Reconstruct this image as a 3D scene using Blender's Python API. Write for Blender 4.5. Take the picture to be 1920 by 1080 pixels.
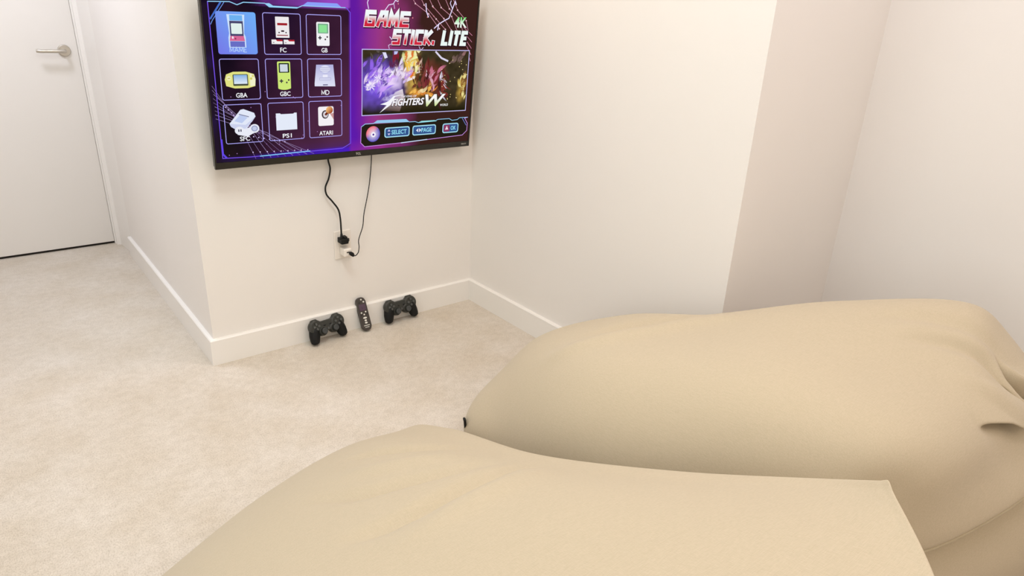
import bpy, bmesh, math, random
import numpy as np
from mathutils import Vector, Matrix

for o in list(bpy.data.objects):
    bpy.data.objects.remove(o)
SC = bpy.context.scene
COL = SC.collection
PI = math.pi

# ------------------------------------------------------------------ camera
YAW, PITCH, ROLL, FPX = 0.688030856, 0.385123541, 0.0444890631, 1249.88
CAM = Vector((-0.53733, -2.38408, 1.25))
def camera_axes():
    cy, sy, cp, sp = math.cos(YAW), math.sin(YAW), math.cos(PITCH), math.sin(PITCH)
    f = Vector((sy*cp, cy*cp, -sp)); r = Vector((cy, -sy, 0)); u = r.cross(f)
    cr, sr = math.cos(ROLL), math.sin(ROLL)
    return r*cr + u*sr, u*cr - r*sr, f
cr_, cu_, cf_ = camera_axes()
cd = bpy.data.cameras.new('camera')
cam = bpy.data.objects.new('camera', cd); COL.objects.link(cam)
m = Matrix((cr_, cu_, -cf_)).transposed().to_4x4(); m.translation = CAM
cam.matrix_world = m
cd.sensor_fit = 'HORIZONTAL'; cd.sensor_width = 36.0
cd.lens = 36.0*FPX/1920.0
cd.clip_start = 0.02
SC.camera = cam

# ------------------------------------------------------------------ world, lights, exposure
w = bpy.data.worlds.new('world'); SC.world = w; w.use_nodes = True
w.node_tree.nodes['Background'].inputs[0].default_value = (0.9, 0.95, 1, 1)
w.node_tree.nodes['Background'].inputs[1].default_value = 0.02
def area(name, loc, size, power, color, rot=(0, 0, 0), size_y=None):
    l = bpy.data.lights.new(name, 'AREA'); l.energy = power; l.color = color
    l.shape = 'RECTANGLE' if size_y else 'SQUARE'
    l.size = size
    if size_y: l.size_y = size_y
    o = bpy.data.objects.new(name, l); COL.objects.link(o)
    o.location = loc; o.rotation_euler = rot
    return o
area('ceiling_and_fill_light', (-0.05, -1.10, 2.42), 0.6, 18.0, (0.90, 1.0, 1.0))
area('ceiling_and_fill_light', (0.80, -0.55, 2.42), 0.4, 6.2, (1.0, 0.68, 0.48))  # added lamp, warms the wall round the television
area('ceiling_and_fill_light', (0.62, -2.35, 2.42), 0.5, 8.2, (1.0, 0.92, 0.98))  # added fill over the bags, lifts the recess wall and near bag
area('ceiling_and_fill_light', (1.30, -1.85, 2.42), 0.4, 3.6, (0.92, 0.85, 1.0))  # added fill above the far bag to brighten the recess wall
area('ceiling_and_fill_light', (-0.80, -2.70, 2.42), 0.8, 12.0, (1.0, 0.94, 0.92))  # added fill from the back left, raises the recess wall
area('ceiling_and_fill_light', (0.90, -3.40, 2.42), 0.6, 6.5, (1.0, 0.80, 0.66))  # added fill for the recess and the far right wall
area('hall_ceiling_light', (-0.55, 0.75, 2.42), 0.35, 17.2, (0.80, 0.85, 1.0))
area('daylight_and_fill', (-2.45, -2.3, 1.45), 1.6, 15.5, (0.78, 0.93, 1.0), (0, -PI/2, 0), 1.3)
area('daylight_and_fill', (0.0, -4.15, 1.5), 2.0, 3.5, (1.0, 0.86, 0.6), (PI/2, 0, 0), 1.4)  # added warm fill behind the camera for the lower walls, no window there
SC.view_settings.view_transform = 'Standard'
SC.view_settings.look = 'None'
SC.view_settings.exposure = 0.0
SC.view_settings.gamma = 1.0
SC.view_settings.use_curve_mapping = False

# ------------------------------------------------------------------ helpers
def lin(c):
    c = c/255.0
    return c/12.92 if c <= 0.04045 else ((c+0.055)/1.055)**2.4
def rgb(r, g, b): return (lin(r), lin(g), lin(b), 1.0)

def mat(name, color, rough=0.5, metal=0.0, spec=0.5, noise=None, bump=None, sheen=0.0):
    """noise=(scale, amount): colour mottling; bump=(scale, strength, distance)"""
    M = bpy.data.materials.new(name); M.use_nodes = True
    nt = M.node_tree; b = nt.nodes['Principled BSDF']
    b.inputs['Base Color'].default_value = color
    b.inputs['Roughness'].default_value = rough
    b.inputs['Metallic'].default_value = metal
    b.inputs['Specular IOR Level'].default_value = spec
    if sheen:
        b.inputs['Sheen Weight'].default_value = sheen
    tc = nt.nodes.new('ShaderNodeTexCoord')
    if noise:
        n = nt.nodes.new('ShaderNodeTexNoise'); n.inputs['Scale'].default_value = noise[0]
        n.inputs['Detail'].default_value = 4
        nt.links.new(tc.outputs['Object'], n.inputs['Vector'])
        mx = nt.nodes.new('ShaderNodeMix'); mx.data_type = 'RGBA'
        mx.inputs['A'].default_value = tuple(c*(1-noise[1]) for c in color[:3])+(1,)
        mx.inputs['B'].default_value = tuple(min(1, c*(1+noise[1])) for c in color[:3])+(1,)
        nt.links.new(n.outputs['Fac'], mx.inputs['Factor'])
        nt.links.new(mx.outputs['Result'], b.inputs['Base Color'])
    if bump:
        n2 = nt.nodes.new('ShaderNodeTexNoise'); n2.inputs['Scale'].default_value = bump[0]
        n2.inputs['Detail'].default_value = 3
        nt.links.new(tc.outputs['Object'], n2.inputs['Vector'])
        bp = nt.nodes.new('ShaderNodeBump'); bp.inputs['Strength'].default_value = bump[1]
        bp.inputs['Distance'].default_value = bump[2]
        nt.links.new(n2.outputs['Fac'], bp.inputs['Height'])
        nt.links.new(bp.outputs['Normal'], b.inputs['Normal'])
    return M

M_WALL = mat('wall_paint', rgb(237, 232, 226), 0.6, noise=(3.0, 0.012), bump=(260, 0.06, 0.002))
M_TRIM = mat('trim_paint', rgb(241, 237, 231), 0.35, noise=(6.0, 0.01))
M_DOOR = mat('door_paint', rgb(235, 230, 223), 0.4, noise=(2.5, 0.01))
M_CEIL = mat('ceiling_paint', rgb(240, 237, 232), 0.7, noise=(3.0, 0.01))
M_BLACK = mat('black_plastic', rgb(24, 23, 22), 0.38, noise=(60, 0.15))
M_BEZEL = mat('bezel_plastic', rgb(30, 27, 22), 0.3, noise=(40, 0.1))
M_RUBBER = mat('matte_black', rgb(13, 13, 12), 0.6, noise=(90, 0.2), spec=0.3)
M_PAD = mat('controller_shell', rgb(44, 45, 40), 0.45, noise=(80, 0.08))
M_PADBTN = mat('controller_button', rgb(78, 80, 78), 0.35, noise=(80, 0.08))
M_CAP = mat('thumbstick_rubber', rgb(58, 60, 60), 0.55, noise=(80, 0.08))
M_REMOTE = mat('remote_shell', rgb(56, 49, 44), 0.42, noise=(50, 0.06))
M_PURPLE = mat('purple_button', rgb(74, 52, 72), 0.5, noise=(60, 0.06))
M_WHITEBTN = mat('white_button', rgb(225, 222, 214), 0.45, noise=(60, 0.03))
M_PRINT = mat('white_print', rgb(200, 198, 190), 0.5, noise=(60, 0.03))
M_METAL = mat('satin_nickel', rgb(200, 194, 184), 0.32, metal=1.0, noise=(30, 0.05))
M_WPLAST = mat('white_plastic', rgb(238, 230, 220), 0.35, noise=(30, 0.01))
M_SLOT = mat('dark_slot', rgb(60, 55, 48), 0.7, noise=(30, 0.05))
M_GAPSHADE = mat('gap_shade', rgb(40, 36, 32), 0.9, noise=(30, 0.05))  # shade under and behind the door, put into a dark colour

def carpet_material():
    M = bpy.data.materials.new('loop_carpet'); M.use_nodes = True
    nt = M.node_tree; b = nt.nodes['Principled BSDF']; L = nt.links.new
    b.inputs['Roughness'].default_value = 0.95; b.inputs['Specular IOR Level'].default_value = 0.1
    b.inputs['Sheen Weight'].default_value = 0.12
    tc = nt.nodes.new('ShaderNodeTexCoord')
    def noise(scale, detail=3):
        n = nt.nodes.new('ShaderNodeTexNoise'); n.inputs['Scale'].default_value = scale
        n.inputs['Detail'].default_value = detail; L(tc.outputs['Object'], n.inputs['Vector']); return n
    big = noise(5.0, 5); mid = noise(38.0, 3)
    mp = nt.nodes.new('ShaderNodeMapping'); mp.inputs['Rotation'].default_value = (0, 0, 0.03)
    mp.inputs['Scale'].default_value = (300, 190, 100)
    L(tc.outputs['Object'], mp.inputs['Vector'])
    vo = nt.nodes.new('ShaderNodeTexNoise'); vo.inputs['Scale'].default_value = 1.0
    vo.inputs['Detail'].default_value = 2.5; vo.inputs['Roughness'].default_value = 0.6; vo.inputs['Distortion'].default_value = 0.4
    L(mp.outputs['Vector'], vo.inputs['Vector'])
    r0 = nt.nodes.new('ShaderNodeValToRGB')
    r0.color_ramp.elements[0].position = 0.30; r0.color_ramp.elements[0].color = rgb(209, 197, 180)
    r0.color_ramp.elements[1].position = 0.72; r0.color_ramp.elements[1].color = rgb(220, 211, 199)
    L(big.outputs['Fac'], r0.inputs['Fac'])
    r1 = nt.nodes.new('ShaderNodeValToRGB')
    r1.color_ramp.elements[0].position = 0.30; r1.color_ramp.elements[0].color = (0.80, 0.78, 0.75, 1)
    r1.color_ramp.elements[1].position = 0.62; r1.color_ramp.elements[1].color = (1, 1, 1, 1)
    L(mid.outputs['Fac'], r1.inputs['Fac'])
    r2 = nt.nodes.new('ShaderNodeValToRGB')
    r2.color_ramp.elements[0].position = 0.30; r2.color_ramp.elements[0].color = (0.58, 0.54, 0.48, 1)
    r2.color_ramp.elements[1].position = 0.56; r2.color_ramp.elements[1].color = (1, 1, 1, 1)
    L(vo.outputs['Fac'], r2.inputs['Fac'])
    def mul(a, bb, f):
        x = nt.nodes.new('ShaderNodeMix'); x.data_type = 'RGBA'; x.blend_type = 'MULTIPLY'
        x.inputs['Factor'].default_value = f; L(a, x.inputs['A']); L(bb, x.inputs['B']); return x.outputs['Result']
    c = mul(r0.outputs['Color'], r1.outputs['Color'], 0.42)
    c = mul(c, r2.outputs['Color'], 0.5)
    L(c, b.inputs['Base Color'])
    add = nt.nodes.new('ShaderNodeMath'); add.operation = 'MULTIPLY_ADD'
    add.inputs[1].default_value = 0.9; L(vo.outputs['Fac'], add.inputs[0]); L(mid.outputs['Fac'], add.inputs[2])
    bp = nt.nodes.new('ShaderNodeBump'); bp.inputs['Strength'].default_value = 0.35; bp.inputs['Distance'].default_value = 0.004
    L(add.outputs[0], bp.inputs['Height']); L(bp.outputs['Normal'], b.inputs['Normal'])
    return M

def linen_material(name, c0, c1):
    M = bpy.data.materials.new(name); M.use_nodes = True
    nt = M.node_tree; b = nt.nodes['Principled BSDF']; L = nt.links.new
    b.inputs['Roughness'].default_value = 0.85; b.inputs['Specular IOR Level'].default_value = 0.15
    b.inputs['Sheen Weight'].default_value = 0.15; b.inputs['Sheen Roughness'].default_value = 0.6
    tc = nt.nodes.new('ShaderNodeTexCoord')
    def streak(sc, rot):
        mp = nt.nodes.new('ShaderNodeMapping'); mp.inputs['Scale'].default_value = sc
        mp.inputs['Rotation'].default_value = rot; L(tc.outputs['Object'], mp.inputs['Vector'])
        n = nt.nodes.new('ShaderNodeTexNoise'); n.inputs['Scale'].default_value = 1.0; n.inputs['Detail'].default_value = 2
        L(mp.outputs['Vector'], n.inputs['Vector']); return n
    a = streak((900, 70, 400), (0, 0, 0.35)); c = streak((70, 900, 400), (0, 0, 0.35))
    ad = nt.nodes.new('ShaderNodeMath'); ad.operation = 'ADD'; L(a.outputs['Fac'], ad.inputs[0]); L(c.outputs['Fac'], ad.inputs[1])
    ha = nt.nodes.new('ShaderNodeMath'); ha.operation = 'MULTIPLY'; ha.inputs[1].default_value = 0.5; L(ad.outputs[0], ha.inputs[0])
    r = nt.nodes.new('ShaderNodeValToRGB')
    r.color_ramp.elements[0].position = 0.36; r.color_ramp.elements[0].color = c0
    r.color_ramp.elements[1].position = 0.62; r.color_ramp.elements[1].color = c1
    L(ha.outputs[0], r.inputs['Fac'])
    L(r.outputs['Color'], b.inputs['Base Color'])
    bp = nt.nodes.new('ShaderNodeBump'); bp.inputs['Strength'].default_value = 0.06; bp.inputs['Distance'].default_value = 0.001
    L(ha.outputs[0], bp.inputs['Height']); L(bp.outputs['Normal'], b.inputs['Normal'])
    return M

M_CARPET = carpet_material()
M_LINEN = linen_material('khaki_linen', rgb(182, 168, 141), rgb(192, 177, 151))
M_SEAM = linen_material('khaki_piping', rgb(171, 157, 129), rgb(181, 167, 139))

def setp(o, label=None, cat=None, group=None, kind=None):
    if label: o['label'] = label
    if cat: o['category'] = cat
    if group: o['group'] = group
    if kind: o['kind'] = kind
    return o

def link_mesh(name, bm, material, parent=None, smooth=False, loc=None, rot=None):
    me = bpy.data.meshes.new(name)
    bmesh.ops.recalc_face_normals(bm, faces=bm.faces[:])
    bm.to_mesh(me); bm.free()
    if smooth:
        for p in me.polygons: p.use_smooth = True
    for mm in (material if isinstance(material, (list, tuple)) else [material]):
        me.materials.append(mm)
    o = bpy.data.objects.new(name, me); COL.objects.link(o)
    if parent: o.parent = parent
    if loc: o.location = loc
    if rot: o.rotation_euler = rot
    return o

def empty(name, loc, rot=(0, 0, 0)):
    o = bpy.data.objects.new(name, None); COL.objects.link(o)
    o.empty_display_size = 0.05
    o.location = loc; o.rotation_euler = rot
    return o

def bm_box(bm, x0, x1, y0, y1, z0, z1, bevel=0.0, seg=2):
    vs = [bm.verts.new((x, y, z)) for x in (x0, x1) for y in (y0, y1) for z in (z0, z1)]
    idx = [(0, 1, 3, 2), (4, 6, 7, 5), (0, 4, 5, 1), (2, 3, 7, 6), (0, 2, 6, 4), (1, 5, 7, 3)]
    fs = [bm.faces.new([vs[i] for i in f]) for f in idx]
    if bevel:
        es = list({e for f in fs for e in f.edges})
        bmesh.ops.bevel(bm, geom=es, offset=bevel, segments=seg, profile=0.5, affect='EDGES')

def box(name, dims, material, parent=None, bevel=0.0, seg=2, smooth=False):
    bm = bmesh.new(); bm_box(bm, *dims, bevel=bevel, seg=seg)
    return link_mesh(name, bm, material, parent, smooth)

def bm_prism(bm, pts, z0, z1):
    a = [bm.verts.new((x, y, z0)) for x, y in pts]; b = [bm.verts.new((x, y, z1)) for x, y in pts]
    n = len(pts)
    bm.faces.new(a[::-1]); bm.faces.new(b)
    for i in range(n): bm.faces.new((a[i], a[(i+1) % n], b[(i+1) % n], b[i]))

def bm_lathe(bm, prof, seg=24, mtx=Matrix()):
    """prof: list of (r, h); revolve about local z"""
    rings = []
    for r, h in prof:
        if r < 1e-6: rings.append([bm.verts.new(mtx @ Vector((0, 0, h)))])
        else: rings.append([bm.verts.new(mtx @ Vector((r*math.cos(2*PI*i/seg), r*math.sin(2*PI*i/seg), h))) for i in range(seg)])
    for a, b in zip(rings, rings[1:]):
        for i in range(seg):
            j = (i+1) % seg
            if len(a) == 1 and len(b) > 1: bm.faces.new((a[0], b[i], b[j]))
            elif len(b) == 1 and len(a) > 1: bm.faces.new((a[i], a[j], b[0]))
            elif len(a) > 1: bm.faces.new((a[i], a[j], b[j], b[i]))

def crv(pts, n=8, closed=False):
    """centripetal Catmull-Rom through the points -> dense polyline (numpy)"""
    P = np.array(pts, float)
    if closed: P = np.vstack([P[-1], P, P[0], P[1]])
    else: P = np.vstack([2*P[0]-P[1], P, 2*P[-1]-P[-2]])
    out = []
    for i in range(1, len(P)-2):
        p0, p1, p2, p3 = P[i-1:i+3]
        d = [max(np.linalg.norm(b-a), 1e-9)**0.5 for a, b in ((p0, p1), (p1, p2), (p2, p3))]
        m1 = ((p1-p0)/d[0]-(p2-p0)/(d[0]+d[1])+(p2-p1)/d[1])*d[1]
        m2 = ((p2-p1)/d[1]-(p3-p1)/(d[1]+d[2])+(p3-p2)/d[2])*d[1]
        for k in range(n):
            t = k/n
            out.append((2*t**3-3*t*t+1)*p1+(t**3-2*t*t+t)*m1+(-2*t**3+3*t*t)*p2+(t**3-t*t)*m2)
    if not closed: out.append(P[-2])
    return np.array(out)

def bm_tube(bm, pts, radius, seg=8):
    pts = [Vector(p) for p in pts]; n = len(pts)
    rad = radius if hasattr(radius, '__len__') else [radius]*n
    prev = None; rings = []
    for i, p in enumerate(pts):
        t = (pts[min(i+1, n-1)]-pts[max(i-1, 0)]).normalized()
        if prev is None:
            a = Vector((0, 0, 1)) if abs(t.z) < 0.9 else Vector((1, 0, 0))
            prev = t.cross(a).normalized()
        x = (prev-t*prev.dot(t)).normalized(); y = t.cross(x); prev = x
        rings.append([bm.verts.new(p+(x*math.cos(2*PI*k/seg)+y*math.sin(2*PI*k/seg))*rad[i]) for k in range(seg)])
    for a, b in zip(rings, rings[1:]):
        for k in range(seg): bm.faces.new((a[k], a[(k+1) % seg], b[(k+1) % seg], b[k]))
    bm.faces.new(rings[0][::-1]); bm.faces.new(rings[-1])

def evaluate(o):
    dg = bpy.context.evaluated_depsgraph_get()
    me = bpy.data.meshes.new_from_object(o.evaluated_get(dg))
    old = o.data; o.modifiers.clear(); o.data = me; me.name = o.name
    return o

# ------------------------------------------------------------------ the setting
H = 2.45; XR = 1.172; YE = -1.335; XF = 1.82; YD = 1.712
def structure(name, dims, m_, bevel=0.0):
    return setp(box(name, dims, m_, bevel=bevel), kind='structure')
bm = bmesh.new()
n = 1
bm_box(bm, -2.7, 1.95, -4.3, 1.95, -0.06, 0.0)
setp(link_mesh('floor', bm, M_CARPET), 'beige loop pile carpet running through room and hallway', kind='structure')
structure('ceiling', (-2.7, 1.95, -4.3, 1.95, H, H+0.06), M_CEIL)
structure('wall_front', (0.012, 1.30, 0.012, 0.15, 0, H), M_WALL)
structure('wall_pillar', (0.012, 0.15, 0.15, 1.46, 0, H), M_WALL)
structure('wall_right', (XR, 1.30, YE+0.12, 0.012, 0, H), M_WALL)
structure('wall_recess', (XR, XF+0.12, YE, YE+0.12, 0, H), M_WALL)
structure('wall_recess_side', (XF, XF+0.12, -4.2, YE, 0, H), M_WALL)
structure('wall_back', (-2.62, XF+0.12, -4.32, -4.2, 0, H), M_WALL)
structure('wall_left', (-2.62, -2.5, -4.2, -0.3, 0, H), M_WALL)
structure('wall_hall_return', (-2.62, -1.05, -0.3, -0.18, 0, H), M_WALL)
structure('wall_hall', (-1.17, -1.05, -0.18, 1.80, 0, H), M_WALL)
structure('wall_door', (-1.05, 0.15, YD-0.01, 1.80, 2.10, H), M_WALL)
structure('gap_backing', (-1.17, 0.30, 1.90, 1.95, 0, H), M_GAPSHADE)  # added unseen dark sheet behind the door, backs the gap

def baseboard(name, pts, h=0.102, t=0.016, before=None, after=None):
    """pts: plan polyline of the wall line; profile extruded to its left with mitres"""
    prof = [(0, 0), (t, 0), (t, h-0.004), (t-0.003, h), (0, h)]
    P = [Vector((x, y, 0)) for x, y in pts]; rings = []; bm = bmesh.new()
    for i, p in enumerate(P):
        d0 = (P[i]-P[i-1]).normalized() if i else (Vector((*before, 0)).normalized() if before else (P[1]-P[0]).normalized())
        d1 = (P[i+1]-P[i]).normalized() if i < len(P)-1 else (Vector((*after, 0)).normalized() if after else d0)
        n0 = Vector((-d0.y, d0.x, 0)); n1 = Vector((-d1.y, d1.x, 0))
        b = (n0+n1).normalized(); b = b/max(b.dot(n0), 0.2)
        rings.append([bm.verts.new(p+b*a+Vector((0, 0, z))) for a, z in prof])
    for a, b in zip(rings, rings[1:]):
        for k in range(5): bm.faces.new((a[k], a[(k+1) % 5], b[(k+1) % 5], b[k]))
    bm.faces.new(rings[0]); bm.faces.new(rings[-1][::-1])
    return setp(link_mesh(name, bm, M_TRIM), kind='structure')
baseboard('baseboard_pillar', [(0.012, 0.012), (0.012, 1.46)], before=(-1, 0))
baseboard('baseboard_front', [(XR, 0.012), (0.012, 0.012)], before=(0, 1), after=(0, 1))
baseboard('baseboard_right', [(XR, YE), (XR, 0.012)], before=(-1, 0), after=(-1, 0))
baseboard('baseboard_recess', [(XF, YE), (XR, YE)], before=(0, 1), after=(0, 1))
baseboard('baseboard_recess_side', [(XF, -4.2), (XF, YE)], after=(-1, 0))

# door at the end of the hallway
dr = setp(empty('door_1', (-0.44, YD, 0.0)), 'flat off-white door with lever handle at the end of the hallway', kind='structure')
box('door_panel', (-0.85+0.44, -0.0338+0.44, 0, 0.04, 0.013, 2.04), M_DOOR, dr, bevel=0.0015)
box('threshold_shade', (-0.86+0.44, -0.03+0.44, 0.012, 0.05, 0.0, 0.011), M_GAPSHADE, dr)  # solid dark strip standing in for the shade under the door
hd = empty('door_handle', (-0.092+0.44, 0, 1.008)); hd.parent = dr
bm = bmesh.new()
bm_lathe(bm, [(0, 0.010), (0.024, 0.010), (0.0275, 0.007), (0.0285, 0.0), (0, 0.0)], 32, Matrix.Rotation(PI/2, 4, 'X'))
link_mesh('rosette', bm, M_METAL, hd, smooth=False)
bm = bmesh.new()
lp = crv([(0, -0.008, 0), (0, -0.035, 0), (-0.004, -0.050, 0), (-0.022, -0.055, 0), (-0.07, -0.054, 0), (-0.105, -0.053, 0.0), (-0.117, -0.048, 0.001)], 6)
bm_tube(bm, lp, [0.0085]*len(lp), 14)
link_mesh('lever', bm, M_METAL, hd, smooth=True)
# jamb, casing step and stop strip of the door
bm = bmesh.new()
bm_prism(bm, [(-0.033, 1.80), (-0.033, 1.700), (-0.026, 1.700), (-0.026, 1.678), (-0.008, 1.672), (0.0, 1.60), (0.012, 1.46), (0.15, 1.46), (0.15, 1.80)], 0, 2.10)
setp(link_mesh('trim_1', bm, M_TRIM), 'off-white door casing between the door and the pillar', kind='structure')
structure('trim_2', (-1.05, -0.853, 1.69, 1.80, 0, 2.10), M_TRIM)
structure('trim_3', (-0.853, -0.033, 1.69, 1.80, 2.045, 2.10), M_TRIM)

# ------------------------------------------------------------------ television
TILT = math.radians(5.9)
TVX, TVY, TVZ = 0.076, -0.06, 0.74
TW, TH = 1.026, 0.606
tv = setp(empty('television', (TVX, TVY, TVZ), (TILT, 0, 0)),
          'black flat television on the wall, tilted forward, showing a purple game menu', 'television')
def frame_bm(w0, h0, w1a, w1b, h1a, h1b, d0, d1):
    bm = bmesh.new()
    o = [(0, 0), (w0, 0), (w0, h0), (0, h0)]; i = [(w1a, h1a), (w1b, h1a), (w1b, h1b), (w1a, h1b)]
    vo = [bm.verts.new((x, d0, z)) for x, z in o]; vi = [bm.verts.new((x, d0, z)) for x, z in i]
    vo2 = [bm.verts.new((x, d1, z)) for x, z in o]; vi2 = [bm.verts.new((x, d1, z)) for x, z in i]
    for k in range(4):
        j = (k+1) % 4
        bm.faces.new((vo[k], vo[j], vi[j], vi[k])); bm.faces.new((vo2[k], vi2[k], vi2[j], vo2[j]))
        bm.faces.new((vo[k], vo2[k], vo2[j], vo[j])); bm.faces.new((vi[k], vi[j], vi2[j], vi2[k]))
    return bm
link_mesh('bezel', frame_bm(TW, TH, 0.005, TW-0.006, 0.022, TH-0.006, 0.0, 0.012), M_BEZEL, tv)
box('back_panel', (0.002, TW-0.002, 0.0121, 0.030, 0.002, TH-0.002), M_BLACK, tv, bevel=0.004)
box('rear_housing', (0.16, TW-0.16, 0.0301, 0.058, 0.03, 0.36), M_BLACK, tv, bevel=0.01)
bm = bmesh.new()
bm_box(bm, 0.36, 0.66, 0.0585, 0.066, 0.18, 0.44)
bm_box(bm, 0.40, 0.43, 0.066, 0.098, 0.24, 0.38); bm_box(bm, 0.59, 0.62, 0.066, 0.098, 0.24, 0.38)
link_mesh('wall_mount', bm, M_BLACK, tv)
M_GLASS = mat('screen_glass', rgb(6, 6, 8), 0.12, noise=(20, 0.05))
screen = box('screen', (0.0051, TW-0.0061, 0.003, 0.0115, 0.0221, TH-0.0061), M_GLASS, tv)

# self-lit picture: colours per corner, one emission material
M_PIX = bpy.data.materials.new('screen_pixels'); M_PIX.use_nodes = True
nt = M_PIX.node_tree; nt.nodes.clear()
at = nt.nodes.new('ShaderNodeVertexColor'); at.layer_name = 'Col'
em = nt.nodes.new('ShaderNodeEmission'); ou = nt.nodes.new('ShaderNodeOutputMaterial')
nt.links.new(at.outputs['Color'], em.inputs['Color']); nt.links.new(em.outputs[0], ou.inputs['Surface'])
em.inputs['Strength'].default_value = 1.0

TXT = {}
def text_mesh(s, size, bold=0.0, shear=0.0):
    cu = bpy.data.curves.new('t', 'FONT'); cu.body = s; cu.size = size; cu.offset = bold*size; cu.shear = shear
    cu.resolution_u = 3
    o = bpy.data.objects.new('t', cu); COL.objects.link(o)
    dg = bpy.context.evaluated_depsgraph_get()
    me = bpy.data.meshes.new_from_object(o.evaluated_get(dg))
    V = [tuple(v.co) for v in me.vertices]; F = [tuple(p.vertices) for p in me.polygons]
    bpy.data.objects.remove(o); bpy.data.curves.remove(cu); bpy.data.meshes.remove(me)
    return V, F

class UI:
    """flat screen print in millimetres on the television's screen plane"""
    def __init__(s): s.V = []; s.F = []; s.C = []
    def poly(s, pts, col, layer=1):
        """col: one colour or one per point"""
        b = len(s.V); s.V += [(x, y, layer) for x, y in pts]; s.F.append(tuple(range(b, b+len(pts))))
        s.C += (list(col) if isinstance(col, list) else [col]*len(pts))
    def rect(s, x0, y0, x1, y1, col, layer=1, r=0):
        s.poly(s.rr(x0, y0, x1, y1, r), col, layer)
    def rr(s, x0, y0, x1, y1, r):
        if not r: return [(x0, y0), (x1, y0), (x1, y1), (x0, y1)]
        P = []
        for cx, cy, a in ((x1-r, y0+r, -90), (x1-r, y1-r, 0), (x0+r, y1-r, 90), (x0+r, y0+r, 180)):
            for k in range(5):
                t = math.radians(a+90*k/4); P.append((cx+r*math.cos(t), cy+r*math.sin(t)))
        return P
    def ell(s, cx, cy, rx, ry, col, layer=1, n=20):
        s.poly([(cx+rx*math.cos(2*PI*k/n), cy+ry*math.sin(2*PI*k/n)) for k in range(n)], col, layer)
    def line(s, pts, wd, col, layer=1, closed=False):
        n = len(pts); L = []; R = []
        for i in range(n):
            p = Vector(pts[i]); a = Vector(pts[i-1]) if (i or closed) else None
            b = Vector(pts[(i+1) % n]) if (i < n-1 or closed) else None
            d0 = (p-a).normalized() if a is not None else None; d1 = (b-p).normalized() if b is not None else None
            if d0 is None: d0 = d1
            if d1 is None: d1 = d0
            n0 = Vector((-d0.y, d0.x)); n1 = Vector((-d1.y, d1.x)); m_ = n0+n1
            m_ = m_.normalized() if m_.length > 1e-6 else n0
            k = wd/2/max(m_.dot(n0), 0.4); L.append(tuple(p+m_*k)); R.append(tuple(p-m_*k))
        for i in range(n if closed else n-1):
            j = (i+1) % n; s.poly([L[i], L[j], R[j], R[i]], col, layer)
    def text(s, t, cx, cy, width, height, col, layer=3, bold=0.012, shear=0.0, grad=None):
        V, F = text_mesh(t, 1.0, bold, shear)
        xs = [v[0] for v in V]; ys = [v[1] for v in V]
        x0, x1, y0, y1 = min(xs), max(xs), min(ys), max(ys); b = len(s.V)
        fx = width/(x1-x0); fy = height/(y1-y0)
        if grad:                                      # cut the letters into bands so that the gradient runs smoothly
            bm = bmesh.new(); vv = [bm.verts.new(v) for v in V]
            for f in F:
                try: bm.faces.new([vv[i] for i in f])
                except ValueError: pass
            for k in range(1, 7):
                bmesh.ops.bisect_plane(bm, geom=bm.verts[:]+bm.edges[:]+bm.faces[:], plane_co=(0, y0+(y1-y0)*k/7, 0), plane_no=(0, 1, 0))
            bm.verts.index_update(); V = [tuple(v.co) for v in bm.verts]; F = [tuple(v.index for v in f.verts) for f in bm.faces]; bm.free()
        for v in V:
            yy = (v[1]-y0)/(y1-y0)
            s.V.append((cx+(v[0]-(x0+x1)/2)*fx, cy+(v[1]-(y0+y1)/2)*fy, layer))
            s.C.append(grad(yy) if grad else col)
        for f in F: s.F.append(tuple(b+i for i in f))
    def build(s, name, parent=None):
        me = bpy.data.meshes.new(name)
        me.from_pydata([(x/1000, 0.003-0.00018*l, y/1000) for x, y, l in s.V], [], s.F)
        ca = me.color_attributes.new('Col', 'FLOAT_COLOR', 'POINT')
        ca.data.foreach_set('color', [c for col in s.C for c in col])
        me.materials.append(M_PIX); me.update()
        o = bpy.data.objects.new(name, me); COL.objects.link(o); o.parent = parent or screen
        return o
def mix(a, b, t):
    t = max(0.0, min(1.0, t)); return tuple(a[i]*(1-t)+b[i]*t for i in range(3))+(1.0,)

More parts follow.
